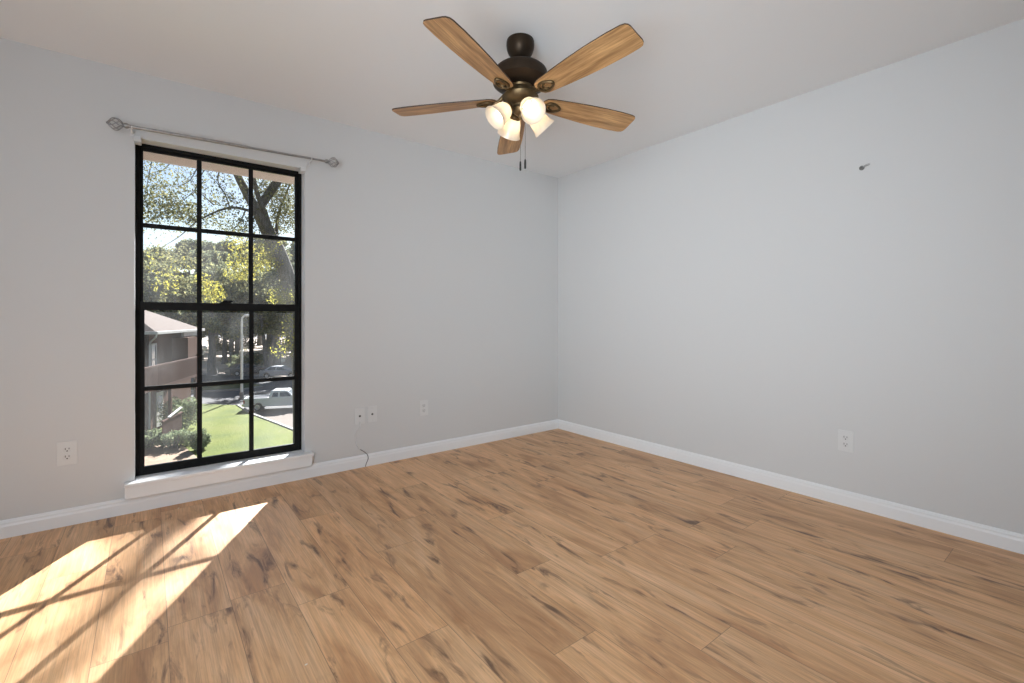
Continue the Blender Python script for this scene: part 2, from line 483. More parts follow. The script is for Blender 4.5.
def duplex(loc, wall, label, w=.076, h=.120):
    o = plate('power_outlet', loc, wall, w, h)
    for s in (1, -1):
        T = FX @ Matrix.Translation((0, s * .0195, 0))
        bm = bmesh.new(); prism(bm, rounded_rect(.033, .028, .011), .0055, .0080, T); f = finish('receptacle', bm, M_FACE, o, bevel=.0008)
        bm = bmesh.new()
        box(bm, -.0085, -.0058, -.001, .0095, .0078, .0084, T); box(bm, .0058, .0085, .0, .0085, .0078, .0084, T)
        lathe(bm, [(0, .0078), (.0032, .0078), (.0032, .0084), (0, .0084)], 10, T @ Matrix.Translation((0, -.0072, 0)))
        finish('slots', bm, M_SLOT, f)
    bm = bmesh.new(); lathe(bm, [(0, .0055), (.0032, .0055), (.0028, .0068), (0, .0070)], 12, FX); finish('screw', bm, M_SCREW, o, smooth=40)
    tag(o, label, 'outlet', 'power outlets along the walls')
def coax(loc, wall, label, corded):
    o = plate('jack_plate', loc, wall, .072, .117)
    bm = bmesh.new(); lathe(bm, [(0, .0055), (.0075, .0055), (.0075, .0068), (.0052, .0072), (.0052, .0135), (.0036, .0135), (.0036, .0105), (0, .0105)], 14, FX)
    finish('coax_jack', bm, M_SLOT, o, smooth=40)
    for s in (1, -1):
        bm = bmesh.new(); lathe(bm, [(0, .0055), (.003, .0055), (.0026, .0066), (0, .0068)], 10, FX @ Matrix.Translation((0, s * .042, 0))); finish('screw', bm, M_SCREW, o, smooth=40)
    if corded:
        bm = bmesh.new(); box(bm, -.006, .010, -.056, -.042, .0055, .013, FX); finish('phone_plug', bm, M_FACE, o, bevel=.001)
    tag(o, label, 'wall plate', 'white jack plates right of the window')
duplex((-3.486, 0, .374), 'left', 'white duplex power outlet on the wall left of the window', .080, .124)
coax((-1.956, 0, .369), 'left', 'white jack plate with a dark jack and a cord hanging below', True)
coax((-1.864, 0, .372), 'left', 'white jack plate with a dark jack and no cord', False)
duplex((-1.449, 0, .367), 'left', 'white duplex power outlet between the jack plates and the room corner')
duplex((0, -2.386, .370), 'right', 'white duplex power outlet low on the right wall')

# cord from the first jack plate down to the floor
def smooth_path(pts, n=8):
    pts = [Vector(p) for p in pts]; out = []
    for i in range(len(pts) - 1):
        p0 = pts[max(0, i - 1)]; p1 = pts[i]; p2 = pts[i + 1]; p3 = pts[min(len(pts) - 1, i + 2)]
        for k in range(n):
            s = k / n
            out.append(0.5 * ((2 * p1) + (p2 - p0) * s + (2 * p0 - 5 * p1 + 4 * p2 - p3) * s * s + (3 * p1 - p0 - 3 * p2 + p3) * s ** 3))
    out.append(pts[-1]); return out
cord = empty('phone_cord', (-1.954, -.006, .005))
cb = Vector(cord.location)
def cpt(x, y, z): return Vector((x, y, z)) - cb
M_CORDW = mat('cord_white', (0.74, 0.745, 0.745), .45)
M_CORDG = mat('cord_grey', (0.17, 0.17, 0.17), .45)
bm = bmesh.new(); tube(bm, smooth_path([cpt(-1.953, -.011, .318), cpt(-1.957, -.013, .290), cpt(-1.977, -.010, .262), cpt(-1.990, -.007, .235), cpt(-1.985, -.006, .19), cpt(-1.972, -.007, .155), cpt(-1.955, -.010, .130)]), .0024, 8)
finish('cord_upper', bm, M_CORDW, cord, smooth=60)['label'] = 'white upper length of cord'
bm = bmesh.new(); tube(bm, smooth_path([cpt(-1.955, -.010, .130), cpt(-1.930, -.018, .112), cpt(-1.905, -.019, .085), cpt(-1.900, -.018, .055), cpt(-1.913, -.018, .025), cpt(-1.922, -.022, .0035)]), .0026, 8)
finish('cord_lower', bm, M_CORDG, cord, smooth=60)['label'] = 'dark grey lower end of cord'
tag(cord, 'thin loose cord hanging down the wall from the jack plate to the floor', 'cord')

# screw anchor left in the right wall
an = empty('wall_anchor', (-0.0005, -2.465, 1.913))
an.matrix_world = face_matrix((0, -2.462, 1.913), 'right')
bm = bmesh.new(); lathe(bm, [(0, .0005), (.0125, .0005), (.013, .004), (.010, .007), (.0065, .007), (.005, .003), (0, .003)], 16, FX)
finish('anchor_collar', bm, mat('anchor_grey', (.16, .16, .155), .5), an, smooth=40)
bm = bmesh.new(); tube(bm, [(.008, -.006, .004), (.022, -.012, .008), (.038, -.008, .012)], [.0045, .0060, .0055], 8)
finish('loose_screw', bm, mat('dull_screw', (.38, .38, .37), .4, .5), an, smooth=40)
tag(an, 'small dark screw and anchor sticking out high on the right wall', 'wall anchor')

# crumbs on the floor
M_CRUMB = mat('crumb', (.78, .68, .55), .8)
def crumb(x, y, s, label):
    bm = bmesh.new(); bmesh.ops.create_icosphere(bm, subdivisions=2, radius=s)
    for v in bm.verts:
        v.co.z *= .45; v.co.x *= 1.5
        v.co *= 1 + .35 * noise.noise(v.co * 160)
    zmin = min(v.co.z for v in bm.verts)
    for v in bm.verts: v.co.z -= zmin
    o = finish('floor_crumb', bm, M_CRUMB, smooth=50); o.location = (x, y, 0.0); o.rotation_euler.z = x * 9
    tag(o, label, 'crumb', 'crumbs of debris on the floor')
def floor_at(u, v):
    p = P(u, v, CAM.z * FPX / (v - HOR)); return p.x, p.y
crumb(*floor_at(178.5, 508.5), .0042, 'tiny pale crumb on the floor by the baseboard under the window')
crumb(*floor_at(306, 665), .0032, 'tiny pale crumb on the floor planks near the bottom edge')

# ---------------------------------------------------------------- ceiling fan
FC = CAM + FWD * 2.28 + RGT * 0.041
fan = empty('ceiling_fan', (FC.x, FC.y, H))
TILT = Matrix.Rotation(-0.0534, 4, RGT)
def loc_z(z): return z - H
PIV = Matrix.Translation((0, 0, loc_z(2.143))) @ TILT @ Matrix.Translation((0, 0, -loc_z(2.143)))
def fpart(name, bm, m, parent=fan, mtx=None, **kw):
    o = finish(name, bm, m, parent, **kw)
    if mtx is not None: o.matrix_local = mtx
    return o
bm = bmesh.new()
lathe(bm, [(0, 0), (.066, 0), (.068, -.006), (.069, -.024), (.067, -.042), (.061, -.060), (.050, -.077), (.039, -.087), (.029, -.092), (0, -.092)], 40, Matrix.Translation(FWD * .022))
fpart('canopy', bm, M_BRONZE, smooth=35)
bm = bmesh.new()
lathe(bm, [(0, -.060), (.024, -.064), (.026, -.074), (.019, -.084), (.013, -.088), (.013, -.110), (.024, -.112), (.026, -.145), (0, -.145)], 28, Matrix.Translation(FWD * .014))
fpart('downrod', bm, M_BRONZE, smooth=35)
z = loc_z
bm = bmesh.new()
lathe(bm, [(0, z(2.299)), (.030, z(2.299)), (.090, z(2.295)), (.116, z(2.287)), (.130, z(2.274)), (.134, z(2.258)), (.134, z(2.240)),
           (.134, z(2.233)), (.134, z(2.222)), (.124, z(2.215)), (.110, z(2.207)), (.085, z(2.201)), (.050, z(2.199)), (0, z(2.199))], 56)
fpart('motor_housing', bm, M_BRONZE, mtx=PIV, smooth=35)
bm = bmesh.new()
lathe(bm, [(0, z(2.2025)), (.058, z(2.2025)), (.062, z(2.196)), (.058, z(2.188)), (.048, z(2.184)), (.048, z(2.160)), (.084, z(2.157)), (.089, z(2.149)), (.084, z(2.136)),
           (.070, z(2.121)), (.054, z(2.111)), (.040, z(2.106)), (.038, z(2.098)), (0, z(2.098))], 48)
fpart('switch_housing', bm, M_BRASS, mtx=PIV, smooth=35)
bm = bmesh.new()
lathe(bm, [(0, z(2.0985)), (.034, z(2.0985)), (.038, z(2.088)), (.034, z(2.074)), (.022, z(2.064)), (.012, z(2.060)), (.010, z(2.052)), (.006, z(2.046)), (0, z(2.045))], 32)
fitter = fpart('light_fitter', bm, M_BRASS, mtx=PIV, smooth=35)
# blades
def blade_outline():
    pts = []
    r0, r1 = .118, .655
    # root rounded, sides swelling, tip square with rounded corners
    side = [(r0, .0), (r0 + .004, .022), (r0 + .016, .038), (r0 + .04, .047), (.25, .057), (.36, .066), (.46, .071), (.56, .072), (.625, .069), (.643, .064), (.652, .054), (.655, .040)]
    up = side[1:]
    lo = [(x, -y) for x, y in side[1:]][::-1]
    return [side[0]] + up + lo
bladeM = blade_outline()
def bracket_bm():
    bm = bmesh.new()
    zc = -.0095
    loop = []
    for k in range(28):
        a = 2 * PI * k / 28
        x = .178 + .040 * math.cos(a); y = .027 * math.sin(a) * (1 - .35 * math.cos(a)) 
        loop.append((x, y, zc))
    loop.append(loop[0])
    tube(bm, loop, .0062, 8, cap=False)
    inner = []
    for k in range(11):
        a = R(110 + 140 * k / 10); inner.append((.190 + .034 * math.cos(a), .018 * math.sin(a), zc))
    tube(bm, inner, .0045, 8)
    tube(bm, [(.050, 0, .030), (.080, 0, .022), (.108, 0, -.002), (.138, 0, zc)], [.011, .011, .010, .008], 10)
    for x, y in ((.150, .020), (.150, -.020), (.215, 0)):
        lathe(bm, [(0, -.012), (.006, -.0115), (.0065, -.008), (.0065, -.002), (0, -.002)], 10, Matrix.Translation((x, y, -.004)))
    return bm
blade0 = None
for k in range(5):
    ang = R(24 - 37.8 + 72 * k)
    mt = Matrix.Translation((0, 0, z(2.143))) @ TILT @ Matrix.Rotation(ang, 4, 'Z') @ Matrix.Rotation(R(-12), 4, 'X')
    if blade0 is None:
        bm = bmesh.new(); prism(bm, bladeM, -.003, .003, None, 0, 0, 1)
        blade0 = fpart('blade', bm, [M_BLADE, M_BLADE_EDGE], mtx=mt)
        bb = bracket_bm(); br0 = finish('blade_bracket', bb, M_BRASS, blade0, smooth=45)
    else:
        b = blade0.copy(); col.objects.link(b); b.parent = fan; b.matrix_local = mt
        c = br0.copy(); col.objects.link(c); c.parent = b
# lamps
for k, phi in enumerate((25, 115, 205, 295)):
    ang = R(phi - 37.8)
    root = Matrix.Translation((0, 0, z(2.156))) @ TILT @ Matrix.Rotation(ang, 4, 'Z')
    arm = bmesh.new(); tube(arm, smooth_path([(.020, 0, -.072), (.040, 0, -.066), (.054, 0, -.066), (.064, 0, -.074)]), .008, 10)
    dirv = Vector((math.sin(R(47)), 0, -math.cos(R(47))))
    p0 = Vector((.058, 0, -.064))
    q = Matrix.Translation(p0) @ dirv.to_track_quat('Z', 'Y').to_matrix().to_4x4()
    lathe(arm, [(0, -.004), (.020, -.004), (.029, .004), (.031, .012), (.031, .020), (.026, .020), (.026, .008), (0, .008)], 24, q)
    fpart('lamp_arm', arm, M_BRASS, mtx=root, smooth=40)
    s = bmesh.new()
    prof = [(.024, .010), (.0285, .016), (.036, .026), (.043, .042), (.0465, .060), (.049, .078), (.054, .094), (.0605, .108), (.0580, .1085), (.0515, .0945), (.0465, .079), (.044, .060), (.0405, .043), (.0335, .028), (.026, .018), (.022, .013), (.024, .010)]
    lathe(s, prof, 36, q)
    sh = fpart('lamp_shade', s, M_SHADE, mtx=root, smooth=40)
    b = bmesh.new()
    lathe(b, [(0, .012), (.0215, .012), (.019, .028), (.0195, .046), (.0225, .060), (.021, .073), (.013, .082), (0, .085)], 20, q)
    o = finish('light_bulb', b, M_BULB, sh, smooth=60); o['label'] = 'glowing warm white bulb'
# pull chains
for (u, v1), v0 in (((520.4, 161.5), 118), ((525.2, 159.5), 108)):
    top = P(u, v0, 2.262) - Vector((FC.x, FC.y, H)); bot = P(u, v1, 2.262) - Vector((FC.x, FC.y, H)); top.x, top.y = bot.x, bot.y
    bm = bmesh.new(); n = 40
    tube(bm, [top, bot], .0007, 6)
    for i in range(n):
        p = top.lerp(bot, i / (n - 1)); bmesh.ops.create_icosphere(bm, subdivisions=1, radius=.0014, matrix=Matrix.Translation(p))
    ch = fpart('pull_chain', bm, M_BRASS)
    bm = bmesh.new()
    lathe(bm, [(0, .002), (.003, .001), (.0046, -.006), (.005, -.02), (.005, -.038), (.0042, -.044), (0, -.046)], 14, Matrix.Translation(bot))
    fpart('pull_fob', bm, mat('fob_dark', (.012, .010, .009), .4), ch, smooth=40)['label'] = 'dark cylindrical pull fob'
tag(fan, 'five-blade oak and bronze ceiling fan with four lit frosted lamps', 'ceiling fan')
#EXTERIOR
# ================================================================== exterior
GZ = -6.2
M_ASPH = noisy('asphalt', (0.081, 0.079, 0.079), (0.119, 0.114, 0.112), 1.4, 0.85, 0.1)
M_LOT = noisy('pale_gravel', (0.46, 0.37, 0.30), (0.60, 0.50, 0.42), 0.5, 0.9, 0.1)
M_SIDE = noisy('paved_tan', (0.143, 0.115, 0.097), (0.178, 0.146, 0.124), 1.2, 0.9, 0.1)
M_CONC = noisy('concrete_kerb', (0.223, 0.211, 0.194), (0.275, 0.263, 0.242), 4, 0.8, 0.1)
M_SOIL = noisy('soil', (0.214, 0.149, 0.106), (0.297, 0.225, 0.166), 3, 0.95, 0.3)

def grass_mat(name, a, b, c):
    m = mat(name, a, 0.9, 0, 0.1); t = NT(m); o = t.obj()
    f1 = t.noise(o, 0.35, 4, 0.6); f2 = t.noise(o, 7.0, 5, 0.7)
    k = t.ramp(f1, [(0.35, a), (0.55, b), (0.72, c)])
    k = t.mix(t.ramp(f2, [(0.35, (0.45,) * 3), (0.65, (0,) * 3)]), k, tuple(x * 0.45 for x in a))
    t.l(k, t.b.inputs['Base Color']); t.bump(f2, 0.6, 0.1); return m
M_GRASS = grass_mat('lawn_grass', (0.081, 0.105, 0.018), (0.122, 0.141, 0.020), (0.145, 0.145, 0.037))
M_GRASS2 = grass_mat('verge_grass', (0.071, 0.085, 0.029), (0.105, 0.109, 0.038), (0.133, 0.114, 0.057))

def G(u, v, dz=0.0):
    d = (CAM.z - GZ - dz) * FPX / (v - HOR)
    return P(u, v, d)

def ground_patch(name, pix, dz, m, thick=0.05):
    bm = bmesh.new(); pts = [G(u, v) for u, v in pix]
    prism(bm, [(p.x, p.y) for p in pts], GZ + dz - thick, GZ + dz)
    o = finish(name, bm, m); o['kind'] = 'structure'; return o

bm = bmesh.new(); box(bm, -260, 160, 3, 420, GZ - .3, GZ); o = finish('ground', bm, M_ASPH); o['kind'] = 'structure'
ground_patch('gravel_lot', [(-260, 377), (140, 376), (215, 374), (320, 379), (560, 379), (420, 338), (60, 338)], 0.02, M_LOT, .01)
ground_patch('grass_island', [(140, 391.5), (200, 392), (243, 389.5), (262, 386.5), (250, 383.5), (200, 383), (130, 383)], 0.12, M_GRASS2, .12)
ground_patch('lawn', [(40, 620), (-90, 480), (60, 425), (140, 409), (205, 405), (238, 406.5), (251, 415), (276, 424.5), (300, 434), (345, 452), (560, 560), (560, 680), (250, 760)], 0.10, M_GRASS, .12)
ground_patch('parking_bay', [(253, 415.0), (276, 423), (300, 432), (345, 449), (470, 470), (420, 418), (300, 408), (256, 410)], 0.015, M_SIDE, .012)
# kerbs: raised strips of concrete
def kerb(name, pix, w, h):
    bm = bmesh.new(); pts = [G(u, v) for u, v in pix]
    L_, R_ = [], []
    for i, p in enumerate(pts):
        t = (pts[min(i + 1, len(pts) - 1)] - pts[max(i - 1, 0)]); t.z = 0; t.normalize(); nn = Vector((-t.y, t.x, 0)) * w / 2
        L_.append(p + nn); R_.append(p - nn)
    prism(bm, [(p.x, p.y) for p in L_ + R_[::-1]], GZ - .02, GZ + h)
    o = finish(name, bm, M_CONC, bevel=.02); o['kind'] = 'structure'
kerb('kerb_lawn', [(238, 406.5), (245, 411), (251, 415), (276, 424.5), (300, 434), (345, 452)], .22, .17)
kerb('kerb_island', [(140, 391.9), (200, 392.4), (243, 389.9), (262, 386.9)], .25, .15)
kerb('kerb_lot', [(60, 376.6), (140, 376.3), (215, 374.3), (262, 376.6), (320, 379.2)], .25, .15)
# soil bed close to the building
ground_patch('soil_bed', [(95, 520), (80, 455), (143, 445), (182, 447), (200, 462), (170, 500)], 0.13, M_SOIL, .12)

# own building: soffit over the window and outside wall face
M_SOFFIT = noisy('soffit_board', (0.575, 0.460, 0.380), (0.667, 0.540, 0.460), 3, 0.8, 0, (1, 12, 1))
bm = bmesh.new(); box(bm, -9, 4, WT + .001, .93, 2.27, 2.31); box(bm, -9, 4, .93, .96, 2.212, 2.46); o = finish('trim_3', bm, M_SOFFIT); o['kind'] = 'structure'

# ---------------------------------------------------------------- foliage helpers
def leaf_mat(name, stops, transl=0.45):
    m = bpy.data.materials.new(name); m.use_nodes = True; t = NT(m); n = m.node_tree; n.nodes.clear()
    g = t.n('ShaderNodeNewGeometry')
    c = t.ramp(g.outputs['Random Per Island'], stops)
    d = t.n('ShaderNodeBsdfDiffuse'); tr = t.n('ShaderNodeBsdfTranslucent')
    t.l(c, d.inputs[0]); t.l(c, tr.inputs[0])
    a = t.n('ShaderNodeMixShader'); a.inputs[0].default_value = transl
    o = t.n('ShaderNodeOutputMaterial')
    t.l(d.outputs[0], a.inputs[1]); t.l(tr.outputs[0], a.inputs[2]); t.l(a.outputs[0], o.inputs[0]); return m
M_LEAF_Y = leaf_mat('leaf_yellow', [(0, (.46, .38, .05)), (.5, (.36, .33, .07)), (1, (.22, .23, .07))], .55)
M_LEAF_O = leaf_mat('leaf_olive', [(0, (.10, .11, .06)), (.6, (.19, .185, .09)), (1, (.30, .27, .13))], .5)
M_LEAF_G = leaf_mat('leaf_greygreen', [(0, (.09, .11, .07)), (.5, (.19, .205, .13)), (.8, (.30, .30, .17)), (1, (.40, .36, .14))], .4)
M_LEAF_B = leaf_mat('leaf_hedge', [(0, (.11, .14, .08)), (.6, (.23, .27, .15)), (1, (.40, .43, .28))], .3)
M_BARK = noisy('bark', (0.085, 0.07, 0.06), (0.20, 0.175, 0.155), 3.0, 0.9, 0.5, (6, 6, 1))
M_BARK_G = noisy('bark_grey', (0.10, 0.095, 0.09), (0.19, 0.18, 0.17), 2.0, 0.9, 0.5, (6, 6, 1))

def leaf_geo(blobs, rs, V, F):
    """blobs: (centre, (rx,ry,rz), count, size)"""
    for c, rad, cnt, size in blobs:
        for _ in range(cnt):
            while True:
                p = Vector((rs.uniform(-1, 1), rs.uniform(-1, 1), rs.uniform(-1, 1)))
                if p.length <= 1: break
            p = Vector((p.x * rad[0], p.y * rad[1], p.z * rad[2])) + c
            a = Vector((rs.gauss(0, 1), rs.gauss(0, 1), rs.gauss(0, 1))).normalized()
            b = a.orthogonal().normalized(); b = (Matrix.Rotation(rs.uniform(0, 6.28), 3, a) @ b)
            n = a.cross(b); s = size * rs.uniform(.65, 1.25)
            i = len(V)
            V.extend((p - b * s, p + n * s * .55 + a * s * .15, p + b * s, p - n * s * .55 + a * s * .15))
            F.append((i, i + 1, i + 2, i + 3))

def grow(bm, start, direction, length, r0, depth, rs, tips, seg=6, droop=0.0, spread=0.7, n_kids=3):
    pts = [start.copy()]; d = direction.normalized(); n = 5
    for i in range(n):
        d = (d + Vector((rs.gauss(0, .13), rs.gauss(0, .13), rs.gauss(0, .10) - droop))).normalized()
        pts.append(pts[-1] + d * length / n)
    tube(bm, pts, [r0 * (1 - .55 * i / n) for i in range(n + 1)], seg, cap=False)
    if depth == 0:
        tips.append(pts[-1]); tips.append(pts[3]); return
    for k in range(n_kids):
        q = pts[rs.choice((3, 4, 5))] if k else pts[5]
        kd = (d + Vector((rs.gauss(0, 1), rs.gauss(0, 1), rs.gauss(0, .6))).normalized() * spread).normalized()
        grow(bm, q, kd, length * rs.uniform(.5, .72), r0 * .45, depth - 1, rs, tips, max(4, seg - 1), droop, spread, n_kids)

def make_tree(name, height, trunk_r, crown_r, clear, leafm, barkm, seed, n_leaf=4200, lsize=.26, fork=False):
    """stem with limbs and a ragged crown; origin at its foot"""
    rs = random.Random(seed); root = empty(name)
    bm = bmesh.new(); tips = []
    stems = [Vector((0, 0, 1))] if not fork else [Vector((.13, .03, 1)), Vector((-.12, -.04, 1))]
    blobs = []
    for sd in stems:
        pts = [Vector((0, 0, -.1))]; n = 8
        for i in range(n):
            pts.append(pts[-1] + (sd + Vector((rs.gauss(0, .05), rs.gauss(0, .05), 0))).normalized() * height * .82 / n)
        k = .75 if fork else 1
        tube(bm, pts, [trunk_r * k * (1.25 if i == 0 else 1 - .75 * i / n) for i in range(n + 1)], 10, cap=False)
        for i in range(2, n + 1):
            if pts[i].z < clear: continue
            for j in range(3):
                a = rs.uniform(0, 6.28)
                L = crown_r * rs.uniform(.6, 1.0) * (1.1 - .5 * (i / n))
                grow(bm, pts[i], Vector((math.cos(a), math.sin(a), rs.uniform(.1, .7))), L, trunk_r * .28 * (1.1 - i / n * .6), 1, rs, tips, 5)
        tips.append(pts[-1])
    for tpt in tips:
        blobs.append((tpt, (crown_r * .28, crown_r * .28, crown_r * .20), max(1, int(n_leaf / len(tips))), lsize))
    finish('trunk', bm, barkm, root, smooth=60)
    V, F = [], []; leaf_geo(blobs, rs, V, F)
    raw('crown', V, F, leafm, root)
    return root

def copy_tree(o):
    c = o.copy(); col.objects.link(c)
    for ch in [q for q in col.objects if q.parent == o]:
        d = ch.copy(); col.objects.link(d); d.parent = c
    return c

# ---------------------------------------------------------------- trees beyond the car park
protoA = make_tree('woodland_tree', 16, .50, 3.1, 4.6, M_LEAF_G, M_BARK_G, 11, 6000, .24)
protoB = make_tree('woodland_tree', 14, .42, 3.1, 4.2, M_LEAF_O, M_BARK_G, 23, 5600, .22, fork=True)
protoC = make_tree('woodland_tree', 20.5, .46, 3.9, 1.5, M_LEAF_G, M_BARK_G, 37, 15000, .26)
protoD = make_tree('woodland_tree', 8, .22, 4.2, .6, M_LEAF_O, M_BARK_G, 51, 6500, .20)
used = set()
def plant(proto, u, d, rz, s, label, group):
    o = proto if proto.name not in used else copy_tree(proto)
    used.add(proto.name)
    p = P(u, HOR, d); o.location = (p.x, p.y, GZ); o.rotation_euler.z = rz; o.scale = (s, s, s)
    return tag(o, label, 'tree', group)
GR = 'trees beyond the street'
near_row = [
    (protoA, 212.5, 60, .3, 1.02, 'thick straight grey trunk beyond the street, seen just right of the left muntin'),
    (protoB, 233.5, 67, .5, 1.05, 'tree with a forked grey trunk just left of the street lamp'),
    (protoA, 224.5, 74, 1.9, .80, 'slim leaning grey-trunked tree between the thick trunk and the forked trunk'),
    (protoB, 268, 64, 2.2, 1.0, 'grey forked tree behind the white pickup, nearest to the street lamp on its right'),
    (protoA, 276.5, 69, 4.0, 1.05, 'tall grey-trunked tree behind the cab of the white pickup'),
    (protoB, 297, 62, 1.0, .95, 'olive-leaved tree beyond the street at the right edge of the window'),
    (protoA, 150, 64, 2.7, .95, 'grey-green tree rising behind the brown house roof'),
    (protoB, 184, 67, 3.6, 1.0, 'olive-leaved tree rising just right of the brown house roof'),
]
for a in near_row: plant(*a, GR)
rs = random.Random(77)
for row, (d, us) in enumerate(((80, (128, 200, 268, 338)), (94, (150, 212, 272, 330)), (108, (136, 186, 238, 288, 340)), (123, (128, 172, 216, 260, 304, 348)))):
    for u in us:
        plant(protoC, u, d + rs.uniform(-.5, .5), rs.uniform(0, 6.2), 1.08 + .10 * row + (u - 230) * .0007, 'dense grey-green tree in the far woods at the back of the pale lot', 'far woods behind the pale lot')
for u, d, rz, s in ((164, 81, .4, .85), (234, 81, 1.5, .8), (300, 81, 2.4, .85)):
    plant(protoD, u, d, rz, s, 'low bushy olive tree at the foot of the far woods', 'low trees at the foot of the far woods')

# ---------------------------------------------------------------- near tree with yellowing leaves
rs = random.Random(5)
nt0 = P(303, 544, 15.2)
near = empty('leaning_tree', (nt0.x, nt0.y, GZ))
nb = Vector(near.location)
def N(u, v, d): return P(u, v, d) - nb
bm = bmesh.new(); blobs = []; tips = []
def limb(pix, radii, seg=10):
    pts = smooth_path([N(*p) for p in pix], 4); m = len(pts) - 1; rr = []
    for i in range(m + 1):
        s = i / m * (len(radii) - 1); k = min(int(s), len(radii) - 2); rr.append(radii[k] + (radii[k + 1] - radii[k]) * (s - k))
    tube(bm, pts, rr, seg, cap=True); return pts
limb([(303, 546, 15.2), (302, 420, 15.2), (298, 330, 15.1), (290, 286, 15), (279, 253, 14.8), (267, 230, 14.6), (257, 211, 14.4), (246, 192, 14.2), (236, 172, 13.9), (226, 148, 13.6), (214, 112, 13.2)],
     [.34, .27, .25, .23, .215, .20, .155, .12, .10, .085, .05], 12)
limb([(271, 236, 14.7), (265, 214, 14.5), (258, 196, 14.2), (253, 176, 13.9), (247, 140, 13.6)], [.13, .09, .07, .06, .03])
limb([(276, 246, 14.8), (277, 224, 15.0), (282, 204, 15.2), (292, 180, 15.4), (306, 150, 15.6)], [.09, .05, .035, .025, .012])
B1 = limb([(263, 222, 14.5), (255, 213.5, 14.2), (245, 209.5, 13.9), (233, 207.5, 13.5), (221, 210, 13.1), (208, 215.5, 12.8), (196, 222, 12.5), (180, 236, 12.3), (164, 246, 12.1)], [.07, .05, .042, .036, .03, .024, .018, .012, .006], 7)
twigs = [
    [(228, 150, 13.6), (214, 160, 13.2), (203, 172, 12.9), (196, 188, 12.7), (183, 200, 12.5), (168, 204, 12.3), (150, 202, 12.1)],
    [(206, 150, 12.8), (198, 166, 12.6), (190, 180, 12.4), (178, 186, 12.2), (160, 185, 12)],
    [(178, 135, 12.4), (172, 160, 12.3), (160, 172, 12.2), (148, 178, 12.1)],
    [(160, 130, 12.4), (152, 160, 12.3), (146, 190, 12.2), (140, 215, 12.1)],
    [(214, 205, 13), (206, 198, 12.8), (198, 190, 12.7), (190, 176, 12.6)],
    [(230, 208, 13.4), (224, 192, 13.2), (216, 182, 13), (205, 170, 12.9)],
    [(222, 160, 13.5), (218, 178, 13.4), (222, 190, 13.3), (232, 199, 13.3), (240, 203, 13.4)],
    [(246, 209, 13.9), (240, 222, 13.8), (230, 234, 13.7), (222, 250, 13.6), (214, 270, 13.5), (208, 288, 13.5)],
    [(255, 214, 14.2), (250, 232, 14.1), (243, 250, 14), (240, 266, 14)],
    [(279, 250, 14.8), (270, 256, 14.5), (264, 258, 14.4), (258, 262, 14.3)],
    [(292, 290, 15), (286, 292, 14.7), (281, 295, 14.5)],
    [(272, 236, 14.7), (262, 244, 14.4), (252, 262, 14.2), (244, 276, 14.1)],
    [(196, 222, 12.5), (186, 214, 12.4), (172, 212, 12.2), (158, 216, 12.1), (146, 224, 12)],
    [(282, 204, 15.2), (276, 196, 15), (268, 190, 14.8), (262, 180, 14.6)],
    [(290, 184, 15.4), (284, 178, 15.2), (276, 174, 15), (268, 170, 14.8)],
]
for tw in twigs:
    pts = limb(tw, [.022, .014, .009, .004], 5); 
    for q in pts[2::2]:
        for _ in range(2):
            d = Vector((rs.gauss(0, 1), rs.gauss(0, 1), rs.gauss(0, .8))).normalized()
            e = q + d * rs.uniform(.25, .6); tube(bm, [q, q.lerp(e, .5) + Vector((0, 0, .04)), e], [.006, .004, .002], 4, cap=False); tips.append(e)
# the limb that reaches out to the right, above the line of the window, and shades part of the floor
def sunline(u, v, dist):
    x, y = floor_at(u, v); return Vector((x, y, 0)) + TO_SUN * dist - nb
S1 = [N(257, 211, 14.4), N(300, 150, 14.6), N(345, 95, 14.9), sunline(170, 512, 16.0), sunline(157, 536, 15.7), sunline(144, 558, 15.4), sunline(127, 586, 15.1), sunline(108, 616, 14.8), sunline(80, 655, 14.5), sunline(35, 710, 14.2)]
pts = smooth_path(S1, 4); m = len(pts) - 1
tube(bm, pts, [.13 - .095 * i / m for i in range(m + 1)], 8)
finish('trunk', bm, M_BARK, near, smooth=60)
V, F = [], []
def lb(u, v, d, r, cnt, size=.062, rz=None): blobs.append((N(u, v, d), (r, r, rz or r * .75), cnt, size))
for e in tips: blobs.append((e, (.30, .30, .22), 13, .036))
leaf_geo(blobs, rs, V, F)
for u, v, d, r, c in ((150, 205, 12.1, .6, 70), (165, 212, 12.2, .7, 110), (180, 205, 12.4, .6, 90), (195, 215, 12.5, .5, 70), (208, 222, 12.8, .5, 60), (150, 168, 12.1, .5, 50), (172, 178, 12.3, .5, 50),
                      (232, 222, 13.4, .6, 110), (244, 228, 13.6, .5, 90), (226, 202, 13.2, .5, 60), (268, 200, 14.6, .7, 150), (282, 196, 15, .8, 330), (292, 208, 15.2, .7, 300), (262, 188, 14.5, .6, 140), (290, 222, 15.2, .6, 160), (160, 196, 12.2, .45, 120), (152, 212, 12.1, .4, 100), (184, 212, 12.4, .45, 120), (284, 172, 15.2, .5, 120), (285, 222, 15.1, .6, 150), (270, 214, 14.7, .5, 90), (294, 184, 15.4, .6, 130), (276, 182, 15, .5, 80), (155, 256, 12, .5, 70), (172, 262, 12.1, .5, 80), (186, 256, 12.2, .45, 70)):
    V2 = []; bl = [(N(u, v, d), (r, r, r * .7), int(c * 3.0), .038)]; leaf_geo(bl, rs, V, F)
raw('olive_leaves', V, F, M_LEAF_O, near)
V, F = [], []
